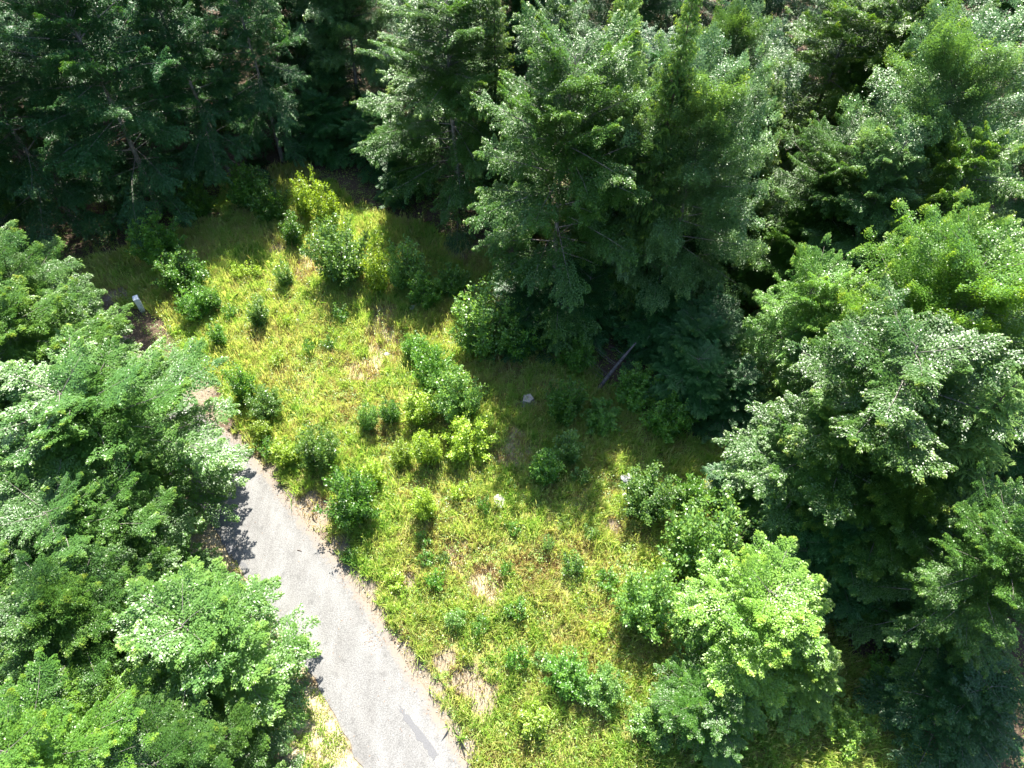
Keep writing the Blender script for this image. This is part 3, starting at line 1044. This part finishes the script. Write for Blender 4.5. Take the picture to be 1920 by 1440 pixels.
# each shrub: form, pixel of its base, height, half width, leaf colour, label
SHRUBS = [
    ('r0', 645, 545, 3.9, 1.75, 'shrub_pale', 'largest grey-green bush at the tip of the sunny clearing'),
    ('c0', 618, 455, 4.0, 1.0, 'shrub_yellow', 'tall yellow-green column bush behind the largest grey-green bush'),
    ('c1', 572, 420, 3.2, .8, 'shrub_yellow', 'pointed yellow-green bush at the far tip of the clearing'),
    ('c2', 548, 470, 2.3, .8, 'shrub', 'green bush at the shade line below the far tip of the clearing'),
    ('c1', 707, 560, 3.6, .95, 'shrub_yellow', 'yellow-green upright bush between two grey-green bushes'),
    ('r1', 762, 555, 3.0, 1.25, 'shrub_pale', 'pale round bush right of the yellow-green upright bush'),
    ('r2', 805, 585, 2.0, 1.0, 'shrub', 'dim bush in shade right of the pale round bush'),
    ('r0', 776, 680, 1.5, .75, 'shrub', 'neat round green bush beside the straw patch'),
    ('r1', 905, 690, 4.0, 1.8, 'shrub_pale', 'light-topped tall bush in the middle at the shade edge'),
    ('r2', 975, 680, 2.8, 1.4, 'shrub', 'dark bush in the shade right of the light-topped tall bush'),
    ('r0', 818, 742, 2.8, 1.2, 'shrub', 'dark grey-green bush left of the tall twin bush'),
    ('r1', 865, 800, 3.2, 1.3, 'shrub_pale', 'tall grey bush in front of the light-topped bush'),
    ('c2', 790, 800, 2.2, 1.0, 'shrub_yellow', 'yellow bush at the foot of the dark grey-green bush'),
    ('c0', 806, 875, 2.6, .8, 'shrub_yellow', 'yellow upright bush in a row of two on the grass'),
    ('r2', 878, 870, 2.2, 1.3, 'shrub_yellow', 'broad yellow-green bush beside the yellow upright bush'),
    ('c0', 690, 812, 2.1, .6, 'shrub_pale', 'slim pale bush on the brown sedge'),
    ('r1', 597, 890, 2.6, 1.0, 'shrub_pale', 'pale green bush near the road above the bare soil'),
    ('r2', 660, 990, 2.9, 1.3, 'shrub', 'dense green bush nearest to the straight road edge'),
    ('c1', 462, 765, 2.6, .8, 'shrub', 'bright green bush with a dark foot near the road bend'),
    ('r0', 503, 790, 1.8, .9, 'shrub_pale', 'lower greyish bush beside the bright bush near the road bend'),
    ('c2', 800, 975, 2.5, .75, 'shrub_yellow', 'tall thin yellow-green bush below the row of yellow bushes'),
    ('k0', 908, 965, 1.6, .40, 'shrub', 'slim sapling beside the white stone'),
    ('c0', 1025, 915, 2.4, .9, 'shrub', 'bright green bush at the shade line right of centre'),
    ('c2', 1063, 875, 2.2, .8, 'shrub_pale', 'sunlit pointed bush standing in front of the dark shade'),
    ('k1', 1088, 915, 1.2, .5, 'shrub_pale', 'knee-high pale sapling right of the bright shade-line bush'),
    ('r0', 1215, 975, 2.7, 1.35, 'shrub_pale', 'round pale bush at the shade edge, sunlit on top'),
    ('r1', 1288, 970, 2.1, 1.0, 'shrub', 'shaded bush touching the round pale bush'),
    ('r2', 1315, 1110, 4.0, 1.9, 'shrub_pale', 'big rounded bush behind the bright lone tree'),
    ('r0', 1203, 1180, 3.4, 1.4, 'shrub_pale', 'soft grey-green bush with fine leaves left of the bright lone tree'),
    ('k2', 815, 1112, 1.5, .5, 'shrub', 'dark green sapling in the lower grass near the road'),
    ('k0', 800, 1062, 1.0, .4, 'shrub', 'small sapling just above the dark green sapling'),
    ('k1', 795, 1030, 1.1, .42, 'shrub', 'sapling growing beside the small bare scrape'),
    ('k2', 832, 1058, .9, .35, 'shrub_pale', 'tiny pale sapling right of the small sapling'),
    ('k0', 970, 1165, 1.3, .55, 'shrub', 'sapling on the brownish grass in the lower middle'),
    ('k1', 968, 1262, 1.7, .55, 'shrub', 'upright sapling above the bottom grass, right of the bare soil'),
    ('k2', 1075, 1082, 1.6, .6, 'shrub_pale', 'bluish sapling right of the brown grass patch'),
    ('k0', 1108, 1015, 1.2, .4, 'shrub_pale', 'lone small sapling on open yellow grass'),
    ('k1', 1030, 1035, 1.1, .35, 'shrub_pale', 'thin pale sapling above the brown grass patch'),
    ('k2', 950, 1085, 1.3, .38, 'shrub', 'thin green sapling on straw-coloured grass'),
    ('r1', 1068, 1310, 1.6, .95, 'shrub', 'low bush in the grass near the bottom edge'),
    ('r2', 1130, 1325, 1.5, .9, 'shrub_pale', 'low bush between the bottom grass bush and the leafy young tree'),
    ('r0', 375, 605, 1.9, 1.0, 'shrub', 'leafy bush on the bank right of the cabinet'),
    ('c1', 405, 590, 1.8, .7, 'shrub', 'upright bush next to the leafy bank bush'),
    ('k2', 430, 600, 1.3, .5, 'shrub', 'small sapling right of the upright bank bush'),
    ('c2', 485, 620, 2.0, .7, 'shrub_pale', 'greyish bush alone on the sunny upper grass'),
    ('r1', 345, 560, 2.4, 1.4, 'shrub', 'half-shaded bush behind the leafy bank bush'),
    ('r2', 300, 505, 2.6, 1.6, 'shrub', 'dim bush in the tree shade above the cabinet'),
    ('r0', 372, 415, 2.4, 1.3, 'shrub', 'dark round bush close under the beech wall'),
    ('r1', 470, 400, 2.6, 1.4, 'shrub', 'dark bush under the inner end of the beech wall'),
    ('r2', 515, 425, 2.2, 1.3, 'shrub', 'dim bush left of the pointed yellow-green bush'),
    ('k1', 450, 530, 1.2, .5, 'shrub_yellow', 'yellow sapling at the shade line above the greyish bush'),
    ('k0', 480, 525, 1.3, .55, 'shrub_yellow', 'taller yellow sapling at the shade line, right of its twin'),
    ('c0', 535, 545, 1.8, .6, 'shrub_pale', 'grey-green sapling near the pale stone of the upper grass'),
    ('k2', 620, 660, 1.2, .5, 'shrub', 'sapling left of the straw patch'),
    ('k1', 582, 665, 1.2, .4, 'shrub', 'sapling below the half-hidden upper stone'),
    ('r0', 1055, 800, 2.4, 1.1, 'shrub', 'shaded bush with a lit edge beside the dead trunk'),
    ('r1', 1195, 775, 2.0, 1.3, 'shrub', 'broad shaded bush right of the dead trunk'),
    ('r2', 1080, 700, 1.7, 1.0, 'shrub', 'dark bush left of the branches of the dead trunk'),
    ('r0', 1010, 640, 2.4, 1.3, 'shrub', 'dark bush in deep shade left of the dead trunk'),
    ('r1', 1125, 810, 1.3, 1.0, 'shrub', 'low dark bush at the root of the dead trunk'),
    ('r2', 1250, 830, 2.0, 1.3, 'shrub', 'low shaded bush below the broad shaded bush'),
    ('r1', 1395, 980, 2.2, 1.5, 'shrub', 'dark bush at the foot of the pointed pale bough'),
    ('k0', 740, 1110, 1.0, .5, 'shrub_yellow', 'yellowish sapling close to the road verge'),
    ('k2', 655, 1060, .9, .45, 'shrub', 'small plant at the verge below the dense roadside bush'),
    ('c1', 545, 880, 1.7, .75, 'shrub_yellow', 'yellow-green bush left of the pale roadside bush'),
    ('c0', 750, 880, 1.6, .6, 'shrub_yellow', 'yellow sapling left of the row of yellow bushes'),
    ('k1', 1020, 1260, 1.0, .5, 'shrub_pale', 'pale knee-high plant right of the upright sapling'),
    ('r2', 1230, 1395, 1.6, 1.0, 'shrub_pale', 'pale low bush at the bottom edge left of the leafy young tree'),
    ('r0', 1590, 1400, 1.2, 1.0, 'lime', 'lime-green bush standing in for sunlit grass at the bottom edge right of the lone tree'),  # bush shape and lime colour stand in for a sunlit patch of grass
    ('k0', 958, 918, .7, .3, 'shrub_pale', 'tiny sapling right above the white stone'),
    ('r1', 850, 560, 1.7, 1.0, 'shrub', 'low dark bush in the shade behind the round green bush'),
    ('k2', 540, 615, 1.3, .5, 'shrub_yellow', 'yellow-green sapling in the middle of the sunny upper grass'),
    ('c1', 415, 655, 1.5, .6, 'shrub', 'sapling on the upper grass above the road bend'),
    ('k0', 365, 690, 1.2, .6, 'shrub_pale', 'pale low plant by the bare soil at the road bend'),
    ('k1', 520, 690, 1.1, .5, 'shrub_yellow', 'yellowish sapling on the brown sedge left of centre'),
    ('c2', 495, 835, 1.4, .6, 'shrub_yellow', 'yellow-green sapling at the verge below the road bend'),
    ('k2', 505, 860, 1.3, .6, 'shrub', 'sapling between the road bend and the pale roadside bush'),
    ('c0', 735, 800, 1.8, .6, 'shrub', 'upright green sapling right of the slim pale bush'),
    ('k1', 860, 940, 1.2, .5, 'shrub_yellow', 'yellow sapling left of the slim sapling by the white stone'),
    ('c1', 700, 910, 1.6, .6, 'shrub_yellow', 'yellow-green sapling above the dense roadside bush'),
    ('k0', 1140, 1110, 1.2, .55, 'shrub', 'sapling left of the soft grey-green bush'),
    ('k2', 1120, 1200, 1.1, .5, 'shrub_yellow', 'yellowish sapling below the soft grey-green bush'),
    ('k1', 900, 1190, 1.0, .45, 'shrub', 'little sapling above the bare soil patch'),
    ('c2', 1000, 1380, 1.3, .7, 'shrub_yellow', 'yellow-green low bush at the bottom edge of the grass'),
    ('k0', 640, 610, 1.3, .55, 'shrub', 'sapling at the foot of the largest grey-green bush'),
    ('k1', 965, 1005, .8, .35, 'shrub', 'sapling a little below the white stone'),
    ('c0', 855, 1180, 1.0, .5, 'shrub_pale', 'pale tuft-like sapling in the lower grass left of the little sapling'),
    ('r2', 1680, 1330, 1.2, 1.2, 'shrub', 'low dark bush on the shaded bottom grass'),
]
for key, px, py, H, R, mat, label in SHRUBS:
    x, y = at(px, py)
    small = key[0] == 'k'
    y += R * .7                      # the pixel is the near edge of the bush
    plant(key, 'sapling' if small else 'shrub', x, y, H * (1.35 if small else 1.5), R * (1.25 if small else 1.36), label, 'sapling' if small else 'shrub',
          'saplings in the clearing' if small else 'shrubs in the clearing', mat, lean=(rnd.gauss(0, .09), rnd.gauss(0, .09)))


# ------------------------------------------------------------------ stones, dead trunk, stump, cabinet, twig
def stone(px, py, r, label, seed, flat=.5):
    rg = np.random.default_rng(seed)
    x, y = at(px, py)
    V_, F_ = [], []
    nu, nv = 14, 9
    ax = rg.uniform(.8, 1.2, 3)
    facets = norm(rg.normal(0, 1, (14, 3)))
    offs = rg.uniform(.55, .85, 14)
    for j in range(nv + 1):
        th = math.pi * j / nv
        for i in range(nu):
            ph = 2 * math.pi * i / nu
            v = np.array([math.sin(th) * math.cos(ph), math.sin(th) * math.sin(ph), math.cos(th)])
            q = facets @ v
            s_ = min(1.0, min((o_ / q_ for o_, q_ in zip(offs, q) if q_ > 1e-3), default=1.0))
            V_.append(v * s_ * r * ax * np.array([1, 1, flat]))
    for j in range(nv):
        for i in range(nu):
            F_.append((j * nu + i, j * nu + (i + 1) % nu, (j + 1) * nu + (i + 1) % nu, (j + 1) * nu + i))
    me_ = mesh_indexed('stone', V_, F_, M['stone'], False)
    o = link('stone', me_)
    o.location = (x, y, tz(x, y) + r * flat * .45 + .15)
    o.rotation_euler = (rg.normal(0, .12), rg.normal(0, .12), rg.uniform(0, 6))
    tag(o, label, 'stone', 'stones in the grass')


stone(936, 942, .42, 'white angular stone beside the slim sapling in the lower middle grass', 1, .6)
stone(503, 548, .34, 'pale stone in the sunny upper grass close to the shade line', 2, .45)
stone(562, 604, .30, 'pale stone half hidden in grass near the largest grey-green bush', 3)
stone(1175, 898, .36, 'grey stone in the shade beside the round pale bush', 4)
stone(726, 668, .22, 'small pale stone lying on the straw patch', 5)
stone(775, 578, .28, 'grey stone in the shade at the foot of the pale round bush', 6)


def dead_trunk():
    x0, y0 = at(1122, 728)
    x1, y1 = at(1185, 650, 2.6)
    root = bpy.data.objects.new('dead_trunk', None)
    COL.objects.link(root)
    root.location = (x0, y0, tz(x0, y0))
    tag(root, 'bare grey dead trunk leaning in the dark thicket with thin curved branches', 'dead tree')
    e_ = np.array([x1 - x0, y1 - y0, 2.6])
    pts = [np.array([0, 0, .05]) + e_ * s_ + np.array([0, 0, .12 * math.sin(3 * s_)]) for s_ in np.linspace(-.05, 1.12, 7)]
    t = Tubes()
    t.add(pts, [.14, .13, .12, .105, .10, .075, .045], 8)
    snag = noise_mat('weathered_bark', (.045, .04, .04), (.12, .105, .10), 9, bump=.5)
    link('trunk', t.mesh('trunk', snag), root)
    rg = random.Random(3)
    for s_, ln in ((.28, 1.9), (.33, 2.0), (.55, 1.9), (.58, 2.1), (.8, 1.2), (.2, 1.2), (.45, -.7), (.62, -.6)):
        b0 = np.array([0, 0, .1]) + e_ * s_
        dx = -1 if ln > 0 else 1
        L = abs(ln)
        pp = [b0 + np.array([dx * L * .85 * q, L * (.35 + .4 * rg.random()) * q + rg.uniform(-.2, .2) * q * q, L * (.10 * q + .30 * q * q)]) for q in (0, .3, .6, 1)]
        tt = Tubes()
        tt.add(pp, [.019, .014, .009, .004], 5)
        link('branch', tt.mesh('branch', snag), root)


dead_trunk()


def stump(px, py, label, seed):
    rg = random.Random(seed)
    x, y = at(px, py)
    root = bpy.data.objects.new('tree_stump', None)
    COL.objects.link(root)
    root.location = (x, y, tz(x, y))
    tag(root, label, 'stump')
    V_, F_ = [], []
    n_ = 18
    prof = [(0, 1.7), (.1, 1.3), (.28, 1.05), (.55, 1.0)]
    for z, k_ in prof:
        for i in range(n_):
            an = 2 * math.pi * i / n_
            r = .33 * k_ * (1 + .16 * math.sin(5 * an + seed) * (1.4 - z) + .03 * math.sin(11 * an))
            V_.append((r * math.cos(an), r * math.sin(an), z - .04 + .03 * math.cos(an)))
    for j in range(len(prof) - 1):
        for i in range(n_):
            F_.append((j * n_ + i, j * n_ + (i + 1) % n_, (j + 1) * n_ + (i + 1) % n_, (j + 1) * n_ + i))
    link('bark', mesh_indexed('bark', V_, F_, M['deadwood']), root)
    top = [(v[0] * .97, v[1] * .97, v[2] - .004) for v in V_[-n_:]]
    link('cut_face', mesh_indexed('cut_face', top, [tuple(range(n_))], noise_mat('cut_wood', (.22, .18, .15), (.40, .35, .30), 12), False), root)
    t = Tubes()
    for k_ in range(3):
        an = 2.1 * k_ + rg.random()
        t.add([(.2 * math.cos(an), .2 * math.sin(an), .05), (.45 * math.cos(an), .45 * math.sin(an), .06), (.75 * math.cos(an + .2), .75 * math.sin(an + .2), .0)], [.09, .06, .03], 6)
    link('root', t.mesh('root', M['deadwood']), root)


stump(990, 752, 'weathered grey stump in the shaded grass left of the shaded lit-edge bush', 2)


def box(name, cx, cy, z0, w, dpt, h_, mat, parent, bev=.012):
    import bmesh
    bm = bmesh.new()
    bmesh.ops.create_cube(bm, size=1)
    for v in bm.verts:
        v.co = (v.co.x * w + cx, v.co.y * dpt + cy, (v.co.z + .5) * h_ + z0)
    bmesh.ops.bevel(bm, geom=bm.edges[:], offset=bev, segments=2, affect='EDGES')
    me_ = bpy.data.meshes.new(name)
    bm.to_mesh(me_)
    bm.free()
    me_.materials.append(mat)
    return link(name, me_, parent)


cx, cy = at(268, 582)
cab = bpy.data.objects.new('utility_cabinet', None)
COL.objects.link(cab)
cab.location = (cx, cy, tz(cx, cy))
cab.rotation_euler = (0, 0, math.radians(28))
tag(cab, 'pale grey utility cabinet post standing at the shaded grass edge by the road', 'utility cabinet')
box('plinth', 0, 0, -.1, .30, .46, .22, noise_mat('cabinet_plinth', (.2, .2, .21), (.26, .26, .27), 8), cab)
box('body', 0, 0, .12, .32, .48, 1.05, M['metal'], cab)
box('lid', 0, 0, 1.172, .36, .52, .07, M['metal'], cab, .02)
box('lock', .10, -.256, .62, .03, .02, .09, noise_mat('lock_metal', (.10, .10, .11), (.16, .16, .17), 20, rough=.5), cab, .003)
box('door', 0, -.243, .2, .27, .012, .9, M['metal'], cab, .004)

tx, ty = at(562, 1033)
t = Tubes()
t.add([(-.13, .02, .0), (0, .0, .012), (.13, -.05, .004)], [.018, .02, .012], 6)
o = link('twig', t.mesh('twig', M['bark_dark']))
o.location = (tx, ty, .07)
tag(o, 'short dark twig lying on the pale road', 'twig')
